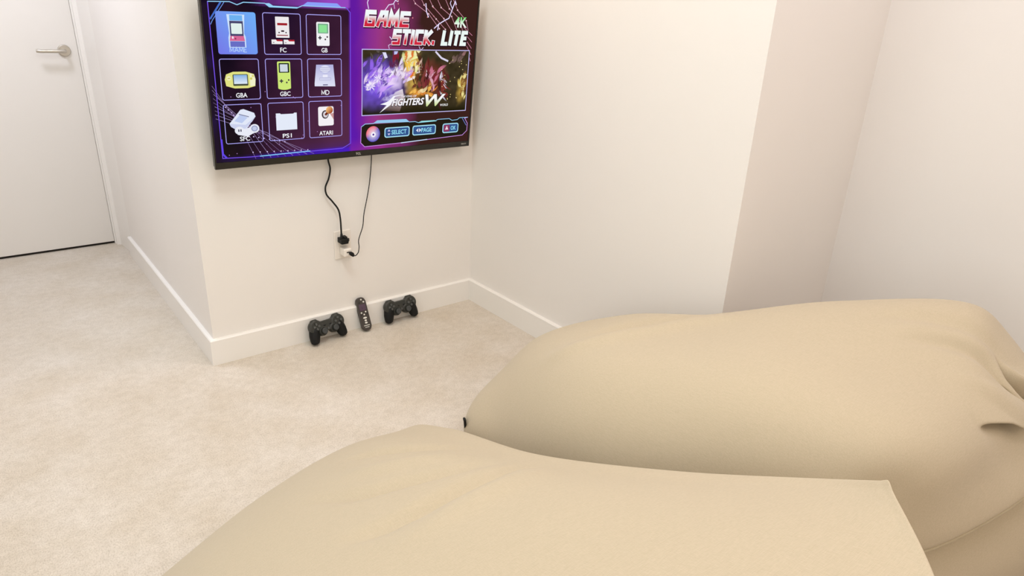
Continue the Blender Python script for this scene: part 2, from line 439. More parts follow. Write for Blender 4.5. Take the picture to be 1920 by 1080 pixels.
# background glow
def vnoise(x, y, seed=0):
    def h(i, j): return (math.sin(i*127.1+j*311.7+seed*74.7)*43758.5453) % 1.0
    i, j = math.floor(x), math.floor(y); u, v = x-i, y-j
    u = u*u*(3-2*u); v = v*v*(3-2*v)
    return (h(i, j)*(1-u)+h(i+1, j)*u)*(1-v)+(h(i, j+1)*(1-u)+h(i+1, j+1)*u)*v
def back_colour(x, y):
    n = 0.6*vnoise(x/70, y/70, 1)+0.4*vnoise(x/28, y/28, 2)
    t = x/1000; v = y/580
    inside = 26 < x < 484 and 38 < y < 516
    if inside:
        c = mix(rgb(22, 12, 26), rgb(84, 42, 72), (x-60)/380*(1.15-v)+0.35*(n-0.4))
        c = mix(c, rgb(16, 10, 62), max(0, 0.8-abs(x-240)/150)*max(0, (v-0.35))*1.5*n)
        c = mix(c, rgb(36, 32, 10), max(0, 1-x/150)*max(0, 0.45-v)*1.4)
        c = mix(c, rgb(60, 24, 150), max(0, 0.12-v)*5*max(0, (x-180)/300))
        return c
    if x < 484:
        c = mix(rgb(34, 22, 40), rgb(72, 30, 190), (x-40)/380+0.5*(n-0.5))
        if y > 516: c = mix(rgb(24, 14, 34), rgb(150, 70, 190), (x-120)/300+0.6*(n-0.5))
        return c
    c = mix(rgb(98, 26, 160), rgb(160, 58, 128), (x-505)/110+0.3*(n-0.5))
    c = mix(c, rgb(84, 28, 190), max(0, 0.5-v)*1.3*max(0, 1-(x-484)/60))
    c = mix(c, rgb(146, 44, 150), max(0, 0.12-v)*6)
    c = mix(c, rgb(60, 34, 30), (x-600)/190+0.4*(n-0.5))
    return c
u = UI(); NX, NY = 90, 52
b0 = 0
for j in range(NY+1):
    for i in range(NX+1):
        x = 5.3+(TW*1000-11.6)*i/NX; y = 22.3+(TH*1000-28.6)*j/NY
        u.V.append((x, y, 1)); u.C.append(back_colour(x, y))
for j in range(NY):
    for i in range(NX):
        a = j*(NX+1)+i; u.F.append((a, a+1, a+NX+2, a+NX+1))
u.build('background_glow')

LILAC = rgb(176, 170, 250); CYAN = rgb(150, 210, 246); WHITE = rgb(244, 246, 250); VIOLET = rgb(120, 84, 236)
# network of fine lines with dots
u = UI(); rnd = random.Random(4)
for k in range(9):
    a = (13+rnd.uniform(0, 4), 272-k*13); b = (136+k*26, 25)
    md = ((a[0]+b[0])/2+10, (a[1]+b[1])/2+8+rnd.uniform(-5, 5))
    u.line([a, md, b], 1.2, mix(rgb(100, 70, 120), rgb(176, 156, 206), rnd.random()), 2)
    for t in (0.3, 0.68, 0.93):
        q = (a[0]+(b[0]-a[0])*t, a[1]+(b[1]-a[1])*t+6); u.ell(*q, 2.2, 2.2, rgb(214, 196, 244), 2, 8)
for k in range(26): u.ell(rnd.uniform(30, 470), rnd.uniform(35, 250), 1.6, 1.6, rgb(170, 120, 190), 2, 8)
for k in range(6):
    a = (712+k*36, 588); p1 = (742+k*37, 545-3*k); p2 = (800+k*34, 505-2*k+rnd.uniform(-8, 8)); p3 = (850+k*27, 462-2*k)
    u.line([a, p1, p2, p3], 1.8, rgb(214, 150, 170), 2)
    for q in (p1, p2, p3): u.ell(*q, 3, 3, rgb(240, 205, 215), 2, 8)
for k in range(5): u.line([(960+k*6, 470-22*k), (1004, 440-24*k)], 1.8, rgb(220, 140, 170), 2)
for k in range(14): u.ell(rnd.uniform(640, 830), rnd.uniform(470, 575), 2.2, 2.2, rgb(230, 150, 150), 2, 8)
setp(u.build('network_lines'), kind='stuff')
# neon frame round the nine tiles
u = UI()
u.line([(24, 520), (27, 36), (120, 33), (455, 36), (487, 52), (487, 505), (474, 519), (470, 520)], 2.6, VIOLET, 3)
u.line([(24, 520), (88, 522), (110, 514), (130, 522), (196, 522), (210, 512), (300, 512), (318, 520), (440, 520), (470, 520)], 2.6, CYAN, 3)
u.poly([(318, 520), (336, 532), (440, 532), (456, 520)], rgb(140, 160, 250), 2)
u.poly([(196, 522), (214, 511), (300, 511), (306, 515), (222, 516), (210, 523)], CYAN, 3)
u.line([(27, 470), (62, 520)], 5, rgb(70, 110, 200), 3); u.line([(27, 455), (34, 468), (72, 520)], 2, rgb(110, 150, 230), 3)
u.line([(150, 33), (330, 36)], 3.4, rgb(130, 200, 250), 4)
u.line([(28, 100), (29, 50), (40, 36)], 6, rgb(96, 70, 230), 3)
u.build('menu_frame')

# nine menu tiles, each with icon and caption
STROKES = {'M': [[(0, 0), (0.04, 1), (.5, .2), (.96, 1), (1, 0)]], 'A': [[(0, 0), (.5, 1), (1, 0)], [(.2, .32), (.8, .32)]],
           'E': [[(1, 1), (0, 1), (0, 0), (1, 0)], [(0, .5), (.85, .5)]], 'D': [[(0, 0), (0, 1), (.6, 1), (1, .7), (1, .3), (.6, 0), (0, 0)]]}
def stroke_caption(u, word, cx, cy, width, height, col):
    wts = [0.72 if c == 'E' else 1.0 for c in word]; unit = width/(sum(wts)+0.28*(len(word)-1)); x = cx-width/2
    for c, k in zip(word, wts):
        for st in STROKES[c]: u.line([(x+px*unit*k, cy-height/2+py*height) for px, py in st], 2.5, col, 9)
        x += unit*(k+0.28)
X0 = [43, 187, 330]; X1 = [164.5, 309.5, 452.5]; Y0 = [368, 226.5, 83.5]; Y1 = [494, 353.5, 211]
def tile(c, r, caption, cw, icon, chosen=False):
    u = UI(); x0, x1, y0, y1 = X0[c], X1[c], Y0[r], Y1[r]; cx = (x0+x1)/2
    if chosen:
        P = u.rr(x0, y0, x1, y1, 7)
        u.poly(P, [mix(rgb(118, 120, 232), rgb(112, 176, 248), (x-x0)/(x1-x0)*0.55+(y-y0)/(y1-y0)*0.45) for x, y in P], 3)
    else:
        u.line(u.rr(x0, y0, x1, y1, 6), 2.2, LILAC, 3, True)
    icon(u, x0, y0, cx)
    if 'M' in caption: stroke_caption(u, caption, cx, y0+14, cw, 14, rgb(176, 204, 250) if chosen else WHITE)
    else: u.text(caption, cx, y0+14, cw, 15, WHITE, 9, 0.016)
    return u.build('menu_tile')
def ic_cabinet(u, x, y, cx):
    u.poly([(cx-27, y+20), (cx+26, y+20), (cx+26, y+52), (cx+22, y+62), (cx+26, y+118), (cx-28, y+118), (cx-24, y+62), (cx-27, y+50)], rgb(205, 226, 252), 4)
    u.rect(cx-20, y+100, cx+19, y+116, rgb(110, 178, 240), 5)
    u.rect(cx-21, y+55, cx+20, y+99, rgb(72, 70, 110), 5)
    u.rect(cx-17, y+61, cx+16, y+92, rgb(224, 240, 236), 6, 2)
    u.poly([(cx-24, y+40), (cx+23, y+40), (cx+20, y+55), (cx-21, y+55)], rgb(216, 104, 150), 6)
    u.ell(cx-14, y+50, 3, 4, rgb(240, 236, 246), 7, 8); u.ell(cx-6, y+47, 2.5, 3, rgb(150, 50, 90), 7, 8)
    u.rect(cx-23, y+22, cx+22, y+39, rgb(104, 110, 196), 5)
def ic_red(u, x, y, cx):
    u.rect(cx-22, y+52, cx+23, y+116, rgb(238, 234, 236), 4, 2)
    u.rect(cx-16, y+90, cx+17, y+97, rgb(160, 30, 40), 5)
    for dx in (-11, 12): u.ell(cx+dx, y+68, 2.4, 2.4, rgb(60, 40, 50), 5, 8)
    u.rect(cx-4, y+70, cx+6, y+75, rgb(60, 40, 50), 5); u.rect(cx-18, y+58, cx+18, y+61, rgb(150, 60, 70), 5)
    for a in (-37, 3):
        u.rect(cx+a, y+32, cx+a+36, y+46, rgb(240, 236, 238), 4); u.poly([(cx+a+14, y+46), (cx+a+18, y+41), (cx+a+36, y+41), (cx+a+36, y+46)], rgb(180, 36, 50), 5)
        u.rect(cx+a+4, y+36, cx+a+9, y+38, rgb(90, 70, 80), 5)
def ic_hand(u, x, y, cx, shell, bez, lcd, dx=0, h0=28, h1=104, w=23):
    u.rect(cx-w, y+h0, cx+w, y+h1, shell, 4, 4)
    u.rect(cx-w+5, y+h1-36, cx+w-4, y+h1-5, bez, 5, 2); u.rect(cx-w+9, y+h1-33, cx+w-9, y+h1-9, lcd, 6)
    px, py = cx-w+12, y+h0+26
    u.rect(px-6, py-2, px+6, py+2, rgb(60, 58, 66), 5); u.rect(px-2, py-6, px+2, py+6, rgb(60, 58, 66), 5)
    u.ell(cx+8, py-5, 3, 3, rgb(70, 56, 66), 5, 10); u.ell(cx+15, py+3, 3, 3, rgb(70, 56, 66), 5, 10)
def ic_gb(u, x, y, cx): ic_hand(u, x, y, cx-4, rgb(242, 242, 244), rgb(120, 170, 140), rgb(140, 226, 150))
def ic_gbc(u, x, y, cx):
    ic_hand(u, x, y, cx-1, rgb(206, 232, 120), rgb(30, 40, 34), rgb(206, 216, 226), h0=30, h1=119, w=22)
    u.ell(cx-1, y+33, 20, 6, rgb(206, 232, 120), 4)
def ic_gba(u, x, y, cx):
    u.poly([(cx-46, y+44), (cx-20, y+36), (cx+22, y+36), (cx+46, y+42), (cx+48, y+64), (cx+44, y+80), (cx+18, y+88), (cx-22, y+88), (cx-44, y+80), (cx-49, y+64)], rgb(226, 226, 132), 4)
    u.poly([(cx+30, y+42), (cx+46, y+44), (cx+48, y+64), (cx+44, y+79), (cx+30, y+82)], rgb(240, 240, 200), 5)
    u.rect(cx-24, y+44, cx+24, y+80, rgb(70, 76, 60), 5, 3)
    P = [(cx-21, y+50), (cx+21, y+50), (cx+21, y+78), (cx-21, y+78)]
    u.poly(P, [rgb(222, 234, 246), rgb(222, 234, 246), rgb(130, 176, 226), rgb(130, 176, 226)], 6)
    u.ell(cx-36, y+68, 7, 7, rgb(240, 238, 190), 5); u.rect(cx-40, y+66, cx-32, y+69, rgb(200, 190, 90), 6)
    u.ell(cx+34, y+66, 4, 4, rgb(210, 206, 100), 6, 10); u.ell(cx+40, y+74, 4, 4, rgb(220, 216, 120), 6, 10)
def ic_md(u, x, y, cx):
    u.poly([(cx-38, y+36), (cx+38, y+34), (cx+37, y+46), (cx+31, y+108), (cx-31, y+108), (cx-38, y+46)],
           [rgb(222, 224, 244)]*3+[rgb(176, 176, 222)]*2+[rgb(222, 224, 244)], 4)
    u.ell(cx+1, y+92, 21, 15, rgb(190, 192, 228), 5); u.ell(cx+1, y+93, 18, 12, rgb(224, 226, 246), 6)
    for k in range(3): u.rect(cx-16, y+86+6*k, cx+18, y+87.5+6*k, rgb(150, 150, 190), 7)
    u.rect(cx-8, y+66, cx+10, y+74, rgb(236, 236, 250), 5, 2); u.line(u.rr(cx-20, y+56, cx+22, y+64, 2), 1.2, rgb(170, 170, 206), 6, True)
    u.rect(cx-8, y+38, cx+10, y+42, rgb(120, 116, 150), 5)
def ic_sfc(u, x, y, cx):
    u.poly([(cx-46, y+66), (cx-42, y+56), (cx+6, y+44), (cx+40, y+86), (cx+36, y+98), (cx+2, y+112), (cx-8, y+110)], rgb(226, 232, 248), 4)
    u.poly([(cx-46, y+66), (cx-42, y+56), (cx-10, y+34), (cx+28, y+70), (cx+40, y+86), (cx+6, y+60)], rgb(204, 210, 238), 5)
    u.poly([(cx-30, y+74), (cx-6, y+66), (cx+14, y+84), (cx-10, y+94)], rgb(190, 204, 240), 6)
    u.line([(cx-14, y+96), (cx+18, y+86)], 3, rgb(130, 134, 166), 7)
    u.line([(cx-20, y+40), (cx+8, y+33), (cx+34, y+46)], 24, rgb(234, 236, 246), 6)
    u.ell(cx-16, y+42, 15, 13, rgb(234, 236, 246), 6); u.ell(cx+34, y+46, 16, 15, rgb(234, 236, 246), 6)
    u.ell(cx+34, y+46, 11, 10, rgb(150, 158, 196), 7); u.ell(cx+34, y+46, 7.5, 7, rgb(196, 204, 232), 8)
    u.rect(cx-20, y+38, cx-16, y+46, rgb(80, 80, 100), 7); u.rect(cx-13, y+38, cx-9, y+46, rgb(80, 80, 100), 7)
def ic_ps(u, x, y, cx):
    u.poly([(cx-36, y+34), (cx+37, y+34), (cx+37, y+92), (cx+28, y+92), (cx+25, y+89), (cx-18, y+89), (cx-22, y+92), (cx-36, y+92)], rgb(228, 234, 248), 4)
def ic_stick(u, x, y, cx):
    u.rect(cx-28, y+40, cx+30, y+108, rgb(244, 240, 244), 4, 6)
    u.ell(cx-2, y+80, 13, 15, rgb(70, 56, 60), 5); u.ell(cx-1, y+80, 9, 11, rgb(220, 214, 220), 6)
    u.line([(cx-2, y+78), (cx+12, y+92)], 8, rgb(110, 40, 20), 7)
    P = [(cx+14+13*math.cos(2*PI*k/18), y+95+13*math.sin(2*PI*k/18)) for k in range(18)]
    u.poly(P, [mix(rgb(150, 40, 10), rgb(246, 190, 120), 0.5-0.5*math.cos(2*PI*k/18+0.7)) for k in range(18)], 8)
    u.poly([(cx+16, y+82), (cx+30, y+84), (cx+30, y+60)], rgb(200, 150, 150), 5)
tile(0, 0, 'MAME', 52, ic_cabinet, True)
tile(1, 0, 'FC', 21, ic_red); tile(2, 0, 'GB', 22, ic_gb)
tile(0, 1, 'GBA', 36, ic_gba); tile(1, 1, 'GBC', 36, ic_gbc); tile(2, 1, 'MD', 27, ic_md)
tile(0, 2, 'SFC', 33, ic_sfc); tile(1, 2, 'PS1', 32, ic_ps); tile(2, 2, 'ATARI', 52, ic_stick)

# title lettering
def red_white(t): return mix(rgb(206, 40, 62), rgb(240, 250, 250), (t-0.28)*2.1)
u = UI(); rnd = random.Random(9)
def bolt(pts, wd=3):
    u.line(pts, wd, rgb(214, 196, 250), 5); u.line(pts, wd*0.4, WHITE, 6)
GLYPH = {'G': [[(1, 1), (0, 1), (0, 0), (1, 0), (1, .52), (.5, .52)]], 'A': [[(0, 0), (.36, 1), (1, 1), (1, 0)], [(.22, .42), (1, .42)]],
 'M': [[(0, 0), (0.06, 1), (.5, .36), (.94, 1), (1, 0)]], 'E': [[(1, 1), (0, 1), (0, 0), (1, 0)], [(0, .5), (.86, .5)]],
 'S': [[(1, 1), (0, 1), (0, .52), (1, .52), (1, 0), (0, 0)]], 'T': [[(0, 1), (1, 1)], [(.5, 1), (.5, 0)]], 'I': [[(0, 0), (0, 1)]],
 'C': [[(1, 1), (0, 1), (0, 0), (1, 0)]], 'K': [[(0, 0), (0, 1)], [(1, 1), (0.05, .48), (1, 0)]], 'L': [[(0, 1), (0, 0), (1, 0)]], '.': [[(0, 0), (0, .14)]]}
def block_word(word, x0, y0, adv, hgt, stroke, passes, shear=0.16):
    """heavy square lettering: every stroke a band, drawn as shadow, rim and face"""
    u = UI()
    for lay, (extra, fn, dx, dy) in enumerate(passes):
        x = x0
        for ch in word:
            gw = 0.0 if ch in 'I.' else adv-stroke*1.45
            for st in GLYPH[ch]:
                P = [Vector((x+px*gw+shear*py*hgt+dx, y0+py*hgt+dy)) for px, py in st]
                e0 = (P[0]-P[1]).normalized(); e1 = (P[-1]-P[-2]).normalized(); c = (stroke+extra)/2
                P[0] = P[0]+e0*c*0.9; P[-1] = P[-1]+e1*c*0.9
                D = [P[0]]
                for a, b in zip(P, P[1:]):
                    nseg = max(1, int(abs(b.y-a.y)/7))
                    D += [a+(b-a)*k/nseg for k in range(1, nseg+1)]
                u0 = len(u.V); u.line([tuple(p) for p in D], stroke+extra, WHITE, 5+lay)
                for k in range(u0, len(u.V)): u.C[k] = fn((u.V[k][1]-y0)/hgt)
            x += gw+stroke*1.45+ (0 if ch not in 'I.' else 1)
    return u
dark = lambda t: rgb(38, 14, 24)
rim = lambda t: rgb(248, 238, 244)
pale = lambda t: rgb(236, 248, 244)
block_word('GAME', 545, 468, 46, 42, 12, [(7, dark, 2, -2), (3.5, rim, 0, 0), (-1, red_white, 0, 0)]).build('title_word')
block_word('STICK.', 655, 408, 38, 42, 11, [(7, dark, 2, -2), (3.5, rim, 0, 0), (-1, red_white, 0, 0)]).build('title_word')
block_word('LITE', 866, 408, 34, 42, 12, [(8, dark, 2, -2), (2, pale, 0, 0)]).build('title_word')
u4 = UI(); u4.text('4K', 945, 487, 58, 38, WHITE, 7, 0.022, 0.0, lambda t: mix(rgb(240, 252, 240), rgb(110, 226, 110), (t-0.3)*1.5)); u4.build('title_word')
bolt([(556, 520), (551, 540), (558, 556), (548, 572)]); bolt([(552, 545), (562, 560)], 2)
bolt([(618, 516), (634, 536), (652, 540), (660, 552), (672, 548)]); bolt([(654, 541), (658, 524)], 2)
bolt([(826, 462), (846, 478), (872, 492), (890, 500), (902, 530), (914, 560), (920, 548)], 4); bolt([(904, 532), (892, 552), (896, 562)], 3)
bolt([(846, 478), (842, 456)], 4); bolt([(786, 548), (790, 520), (800, 500)], 4)
bolt([(646, 405), (636, 400), (640, 388)], 2); bolt([(640, 430), (650, 420)], 3); bolt([(764, 398), (772, 384), (784, 394)], 2)
setp(u.build('lightning_bolts'), kind='stuff')

# preview picture: generic glow, flame and debris on a dark ground
u = UI(); rnd = random.Random(12)
X0p, X1p, Y0p, Y1p = 534, 996, 152, 384
def pic(x, y):
    n = 0.55*vnoise(x/34, y/34, 5)+0.45*vnoise(x/13, y/13, 8)
    c = mix(rgb(40, 34, 16), rgb(78, 66, 46), n)
    d = math.hypot((x-600)/95, (y-262)/85); c = mix(c, rgb(120, 84, 220), 1.35-d+0.5*(n-0.5))
    d = math.hypot((x-640)/75, (y-276)/50); c = mix(c, rgb(236, 214, 250), 1.15-d+0.9*(n-0.5))
    d = math.hypot((x-735)/40, (y-318)/90); c = mix(c, rgb(240, 196, 96), 1.15-d+0.9*(n-0.5))
    d = math.hypot((x-835)/60, (y-282)/70); c = mix(c, rgb(120, 46, 40), 1.1-d+0.6*(n-0.5))
    d = math.hypot((x-770)/60, (y-225)/26); c = mix(c, rgb(226, 150, 60), 1.0-d+0.9*(n-0.5))
    d = math.hypot((x-965)/26, (y-230)/60); c = mix(c, rgb(196, 160, 70), 0.95-d+0.9*(n-0.5))
    c = mix(c, rgb(34, 30, 12), (190-y)/34)
    return c
NPX, NPY = 84, 44
for j in range(NPY+1):
    for i in range(NPX+1):
        x = X0p+(X1p-X0p)*i/NPX; y = Y0p+(Y1p-Y0p)*j/NPY; u.V.append((x, y, 3)); u.C.append(pic(x, y))
for j in range(NPY):
    for i in range(NPX):
        a = j*(NPX+1)+i; u.F.append((a, a+1, a+NPX+2, a+NPX+1))
def spike(cx, cy, r0, r1, nn, cols, layer=4):
    P = []
    for k in range(nn*2):
        a = PI*k/nn+rnd.uniform(-.1, .1); r = (r1 if k % 2 == 0 else r0)*rnd.uniform(0.75, 1.2)
        P.append((cx+r*math.cos(a), cy+r*math.sin(a)))
    for k in range(len(P)): u.poly([(cx, cy), P[k], P[(k+1) % len(P)]], [cols[0], cols[1], cols[1]], layer)
def brush(x, y, l, a, wd, col, layer=4):
    """leaf-shaped stroke, pointed at both ends"""
    bend = rnd.uniform(-0.6, 0.6); L = []; R = []
    for k in range(6):
        t = k/5; th = a+bend*t; px = x+l*t*math.cos(th); py = y+l*t*math.sin(th); h = wd*0.6*math.sin(PI*min(max(t, 0.03), 0.97))**0.8
        c = lambda p: (min(max(p[0], X0p+2), X1p-2), min(max(p[1], Y0p+2), Y1p-2))
        L.append(c((px-h*math.sin(th), py+h*math.cos(th)))); R.append(c((px+h*math.sin(th), py-h*math.cos(th))))
    C5 = [mix(pic(*L[k]), col, (0.25, 0.75, 0.95, 0.9, 0.6, 0.15)[k]) for k in range(6)]
    for k in range(5): u.poly([L[k], L[k+1], R[k+1], R[k]], [C5[k], C5[k+1], C5[k+1], C5[k]], layer)
ZONES = [(590, 270, 50, 44, [(150, 104, 236), (110, 70, 190), (170, 120, 240), (206, 160, 250), (90, 60, 160)], 1.0, 70),
         (612, 286, 34, 20, [(250, 244, 255), (226, 200, 252), (206, 160, 250)], 0.5, 26),
         (556, 262, 16, 16, [(250, 240, 252), (240, 220, 250), (150, 120, 236)], 0.7, 18),
         (690, 280, 30, 34, [(240, 226, 246), (214, 190, 246), (250, 240, 252), (190, 150, 236)], 1.1, 34),
         (640, 205, 40, 24, [(190, 180, 226), (120, 96, 170), (150, 130, 200)], 0.7, 24),
         (664, 330, 20, 20, [(130, 30, 50), (104, 24, 40), (90, 40, 80)], 1.2, 14),
         (728, 326, 22, 44, [(250, 244, 190), (246, 196, 80), (226, 110, 50), (240, 250, 170)], 1.35, 34),
         (772, 270, 34, 50, [(96, 36, 32), (64, 22, 24), (130, 60, 56), (50, 24, 26)], 1.2, 44),
         (764, 276, 30, 40, [(244, 232, 226), (226, 190, 176)], 1.0, 8),
         (826, 266, 22, 40, [(206, 120, 146), (226, 170, 190), (120, 40, 50)], 1.4, 28),
         (872, 262, 20, 54, [(226, 222, 240), (90, 36, 36), (130, 50, 44), (64, 28, 28)], -1.3, 32),
         (772, 226, 44, 9, [(246, 190, 90), (226, 140, 60), (250, 226, 170)], 0.15, 20),
         (968, 236, 12, 40, [(226, 196, 96), (150, 104, 50), (240, 226, 150), (110, 60, 30)], 1.4, 30),
         (935, 345, 40, 26, [(120, 96, 90), (150, 110, 110), (80, 60, 60)], 0.9, 12),
         (575, 350, 34, 26, [(70, 62, 50), (96, 86, 80), (56, 48, 30)], 0.8, 12)]
for zx, zy, rx_, ry_, cs, aa, cnt in ZONES:
    for k in range(int(cnt*0.8)):
        brush(rnd.gauss(zx, rx_*0.55), rnd.gauss(zy, ry_*0.55), rnd.uniform(16, 58), aa+rnd.gauss(0, 0.22), rnd.uniform(4, 15), rgb(*rnd.choice(cs)), 4+k % 2)
for cx, cy in ((598, 284), (566, 258)):
    for k in range(12): brush(cx, cy, rnd.uniform(14, 30), 2*PI*k/12, rnd.uniform(1.5, 4), rgb(252, 244, 255), 6)
u.poly([(690, 160), (608, 168), (640, 196), (668, 232), (700, 244), (708, 210)], [rgb(90, 70, 60), rgb(60, 44, 40), rgb(130, 110, 170), rgb(216, 206, 230), rgb(226, 216, 226), rgb(200, 180, 180)], 6)
u.poly([(612, 376), (626, 376), (634, 358), (622, 354)], rgb(222, 220, 246), 6); u.poly([(660, 380), (676, 380), (672, 370), (660, 368)], rgb(190, 196, 246), 6)
u.line([(838, 380), (866, 356), (898, 344)], 7, rgb(220, 214, 236), 6)
for k in range(26): u.ell(rnd.uniform(870, 990), rnd.uniform(190, 350), 1.8, 1.8, rgb(240, 220, 150), 6, 8)
u.line([(X0p-2, Y0p), (X1p, Y0p-2), (X1p-1, Y1p), (X0p-2, Y1p+2)], 3, rgb(196, 190, 244), 7, True)
# lettering over the picture
def gold(t): return mix(rgb(250, 250, 250), rgb(226, 238, 190), t)
u.text('FIGHTERS', 726, 194, 146, 30, rgb(30, 24, 40), 7, 0.06, 0.28); u.text('FIGHTERS', 726, 195, 142, 27, rgb(250, 248, 252), 8, 0.03, 0.28)
u.poly([(662, 219), (640, 200), (606, 190), (634, 186), (604, 158), (650, 186), (668, 216), (710, 224)], rgb(246, 246, 252), 8)
u.text('THE KING OF', 728, 216, 68, 8, rgb(236, 232, 244), 8, 0.02, 0.2)
u.text('W', 848, 196, 100, 50, rgb(30, 28, 24), 7, 0.06, 0.3); u.text('W', 848, 197, 94, 46, WHITE, 8, 0.03, 0.3, lambda t: mix(rgb(200, 220, 130), rgb(250, 250, 250), t*1.5))
u.text('WORLD', 890, 177, 38, 9, rgb(236, 236, 236), 8, 0.02, 0.1)
u.build('preview_picture')

# bottom bar with disc and three buttons
u = UI()
bar = [(530, 110), (528, 50), (544, 34), (700, 37), (990, 48), (1011, 66), (1011, 96), (996, 118), (1012, 121)]
u.poly([(530, 110), (528, 50), (544, 34), (700, 37), (990, 48), (1011, 66), (1011, 96), (996, 120), (700, 117), (544, 118)], rgb(36, 30, 22), 2)
u.line(bar, 2.4, rgb(206, 150, 236), 3)
u.line([(530, 110), (546, 120), (580, 120), (596, 130), (720, 128), (734, 117), (760, 117), (776, 112), (850, 114), (866, 120), (920, 120), (934, 112), (960, 114), (970, 121), (1012, 121)], 2.4, CYAN, 3)
u.poly([(580, 120), (596, 131), (720, 129), (734, 117)], rgb(150, 200, 236), 3); u.poly([(772, 112), (790, 118), (850, 118), (860, 113)], rgb(150, 220, 226), 4)
u.line([(984, 118), (1006, 88)], 3, rgb(110, 120, 190), 4); u.line([(700, 37), (820, 42)], 3.5, rgb(200, 220, 250), 4)
P = [(579+29*math.cos(2*PI*k/36), 80+30*math.sin(2*PI*k/36)) for k in range(36)]
hu = [mix(rgb(90, 80, 190), rgb(240, 110, 120), math.cos(2*PI*k/36-2.2)*1.4) for k in range(36)]
for k in range(36): u.poly([(579, 80), P[k], P[(k+1) % 36]], [rgb(230, 220, 240), hu[k], hu[(k+1) % 36]], 3)
u.ell(580, 78, 10, 10, rgb(244, 240, 250), 4); u.ell(580, 78, 4, 4, rgb(90, 60, 150), 5)
u.build('button_bar')
for x0, x1, t, tw, tx in ((627, 737, 'SELECT', 66, 690), (750, 858, 'PAGE', 48, 814), (890, 967, 'OK', 25, 942)):
    u = UI()
    u.rect(x0, 62, x1, 101, rgb(170, 226, 244), 4, 9); u.rect(x0+4, 66, x1-4, 97, rgb(52, 84, 140), 5, 6)
    u.text(t, tx, 81.5, tw, 17, rgb(150, 226, 246), 7, 0.02)
    if t == 'SELECT':
        u.poly([(640, 86), (652, 86), (646, 94)], rgb(210, 200, 240), 7); u.poly([(640, 78), (652, 78), (646, 70)], rgb(210, 200, 240), 7)
    elif t == 'PAGE':
        u.poly([(766, 82), (776, 90), (776, 74)], rgb(220, 226, 244), 7); u.poly([(790, 82), (780, 90), (780, 74)], rgb(220, 226, 244), 7)
    else:
        u.rect(896, 68, 924, 95, rgb(140, 56, 96), 6, 4); u.poly([(902, 76), (918, 76), (910, 92)], rgb(236, 216, 230), 7)
    u.build('screen_button')

# maker's marks printed on the lower bezel
def print_text(name, s, x, z, wd, ht, parent):
    V, F = text_mesh(s, 1.0, 0.02)
    xs = [v[0] for v in V]; ys = [v[1] for v in V]; fx = wd/(max(xs)-min(xs)); fy = ht/(max(ys)-min(ys))
    me = bpy.data.meshes.new(name)
    me.from_pydata([(x+(v[0]-min(xs))*fx-wd/2, -0.0003, z+(v[1]-min(ys))*fy) for v in V], [], F)
    me.materials.append(M_PRINT); o = bpy.data.objects.new(name, me); COL.objects.link(o); o.parent = parent
    return o
print_text('bezel_lettering', 'TCL', 0.517, 0.0065, 0.021, 0.0085, tv)
print_text('bezel_lettering', 'ROKU TV', 0.998, 0.0085, 0.024, 0.0055, tv)

# ------------------------------------------------------------------ wall outlet, adapter and cords
ol = setp(empty('wall_outlet', (0.541, 0.012, 0.379)), 'white duplex wall outlet plate under the television', 'outlet')
box('face_plate', (-0.0355, 0.0355, -0.0055, 0.0, -0.0585, 0.0585), M_WPLAST, ol, bevel=0.0025)
for dz in (0.0215, -0.0215):
    bm = bmesh.new(); bm_box(bm, -0.0165, 0.0165, -0.0075, -0.0056, dz-0.0145, dz+0.0145, 0.001)
    sk = link_mesh('socket', bm, M_WPLAST, ol)
    for sx in (-0.006, 0.006): box('slot', (sx-0.001, sx+0.001, -0.0079, -0.0076, dz-0.002, dz+0.006), M_SLOT, sk)
bm = bmesh.new(); bm_lathe(bm, [(0, 0.001), (0.003, 0.0008), (0.0035, 0)], 12, Matrix.Translation((0, -0.0056, 0)) @ Matrix.Rotation(PI/2, 4, 'X'))
link_mesh('screw', bm, M_WPLAST, ol)

ad = setp(empty('usb_adapter', (0.541, 0.003, 0.357)), 'small white charging block plugged into the lower socket', 'adapter')
box('adapter_body', (-0.0165, 0.0165, -0.042, -0.0001, -0.0165, 0.0165), M_WPLAST, ad, bevel=0.005, seg=3, smooth=False)
box('usb_port', (-0.0065, 0.0065, -0.0424, -0.0419, 0.000, 0.005), M_SLOT, ad)

pc = setp(empty('power_cord', (0.537, 0.0, 0.405)), 'thick black power cord curving from the television to the upper socket', 'cord')
def wpt(u_, v_, y):                                # cord path points, measured on the wall plane
    return (u_, y, v_)
path = [(0.505, 0.010, 0.79), (0.499, 0.002, 0.722), (0.503, -0.002, 0.693), (0.494, -0.004, 0.655), (0.478, -0.005, 0.622), (0.480, -0.006, 0.595), (0.501, -0.008, 0.565),
        (0.522, -0.012, 0.530), (0.526, -0.016, 0.495), (0.525, -0.020, 0.455), (0.524, -0.022, 0.422)]
off = Vector((0.537, 0.0, 0.405))
bm = bmesh.new(); bm_tube(bm, [Vector(p)-off for p in crv(path, 8)], 0.0034, 8)
link_mesh('cable', bm, M_RUBBER, pc, smooth=True)
bm = bmesh.new()
bm_box(bm, -0.020, 0.011, -0.036, 0.004, -0.012, 0.011, 0.004)
bm_prism(bm, [(0.010, 0.003), (0.010, -0.026), (0.028, -0.004), (0.028, 0.003)], -0.011, -0.001)
bm_prism(bm, [(-0.004, -0.004), (-0.004, -0.030), (0.008, -0.030), (0.010, -0.004)], 0.009, 0.016)
link_mesh('plug', bm, M_RUBBER, pc)
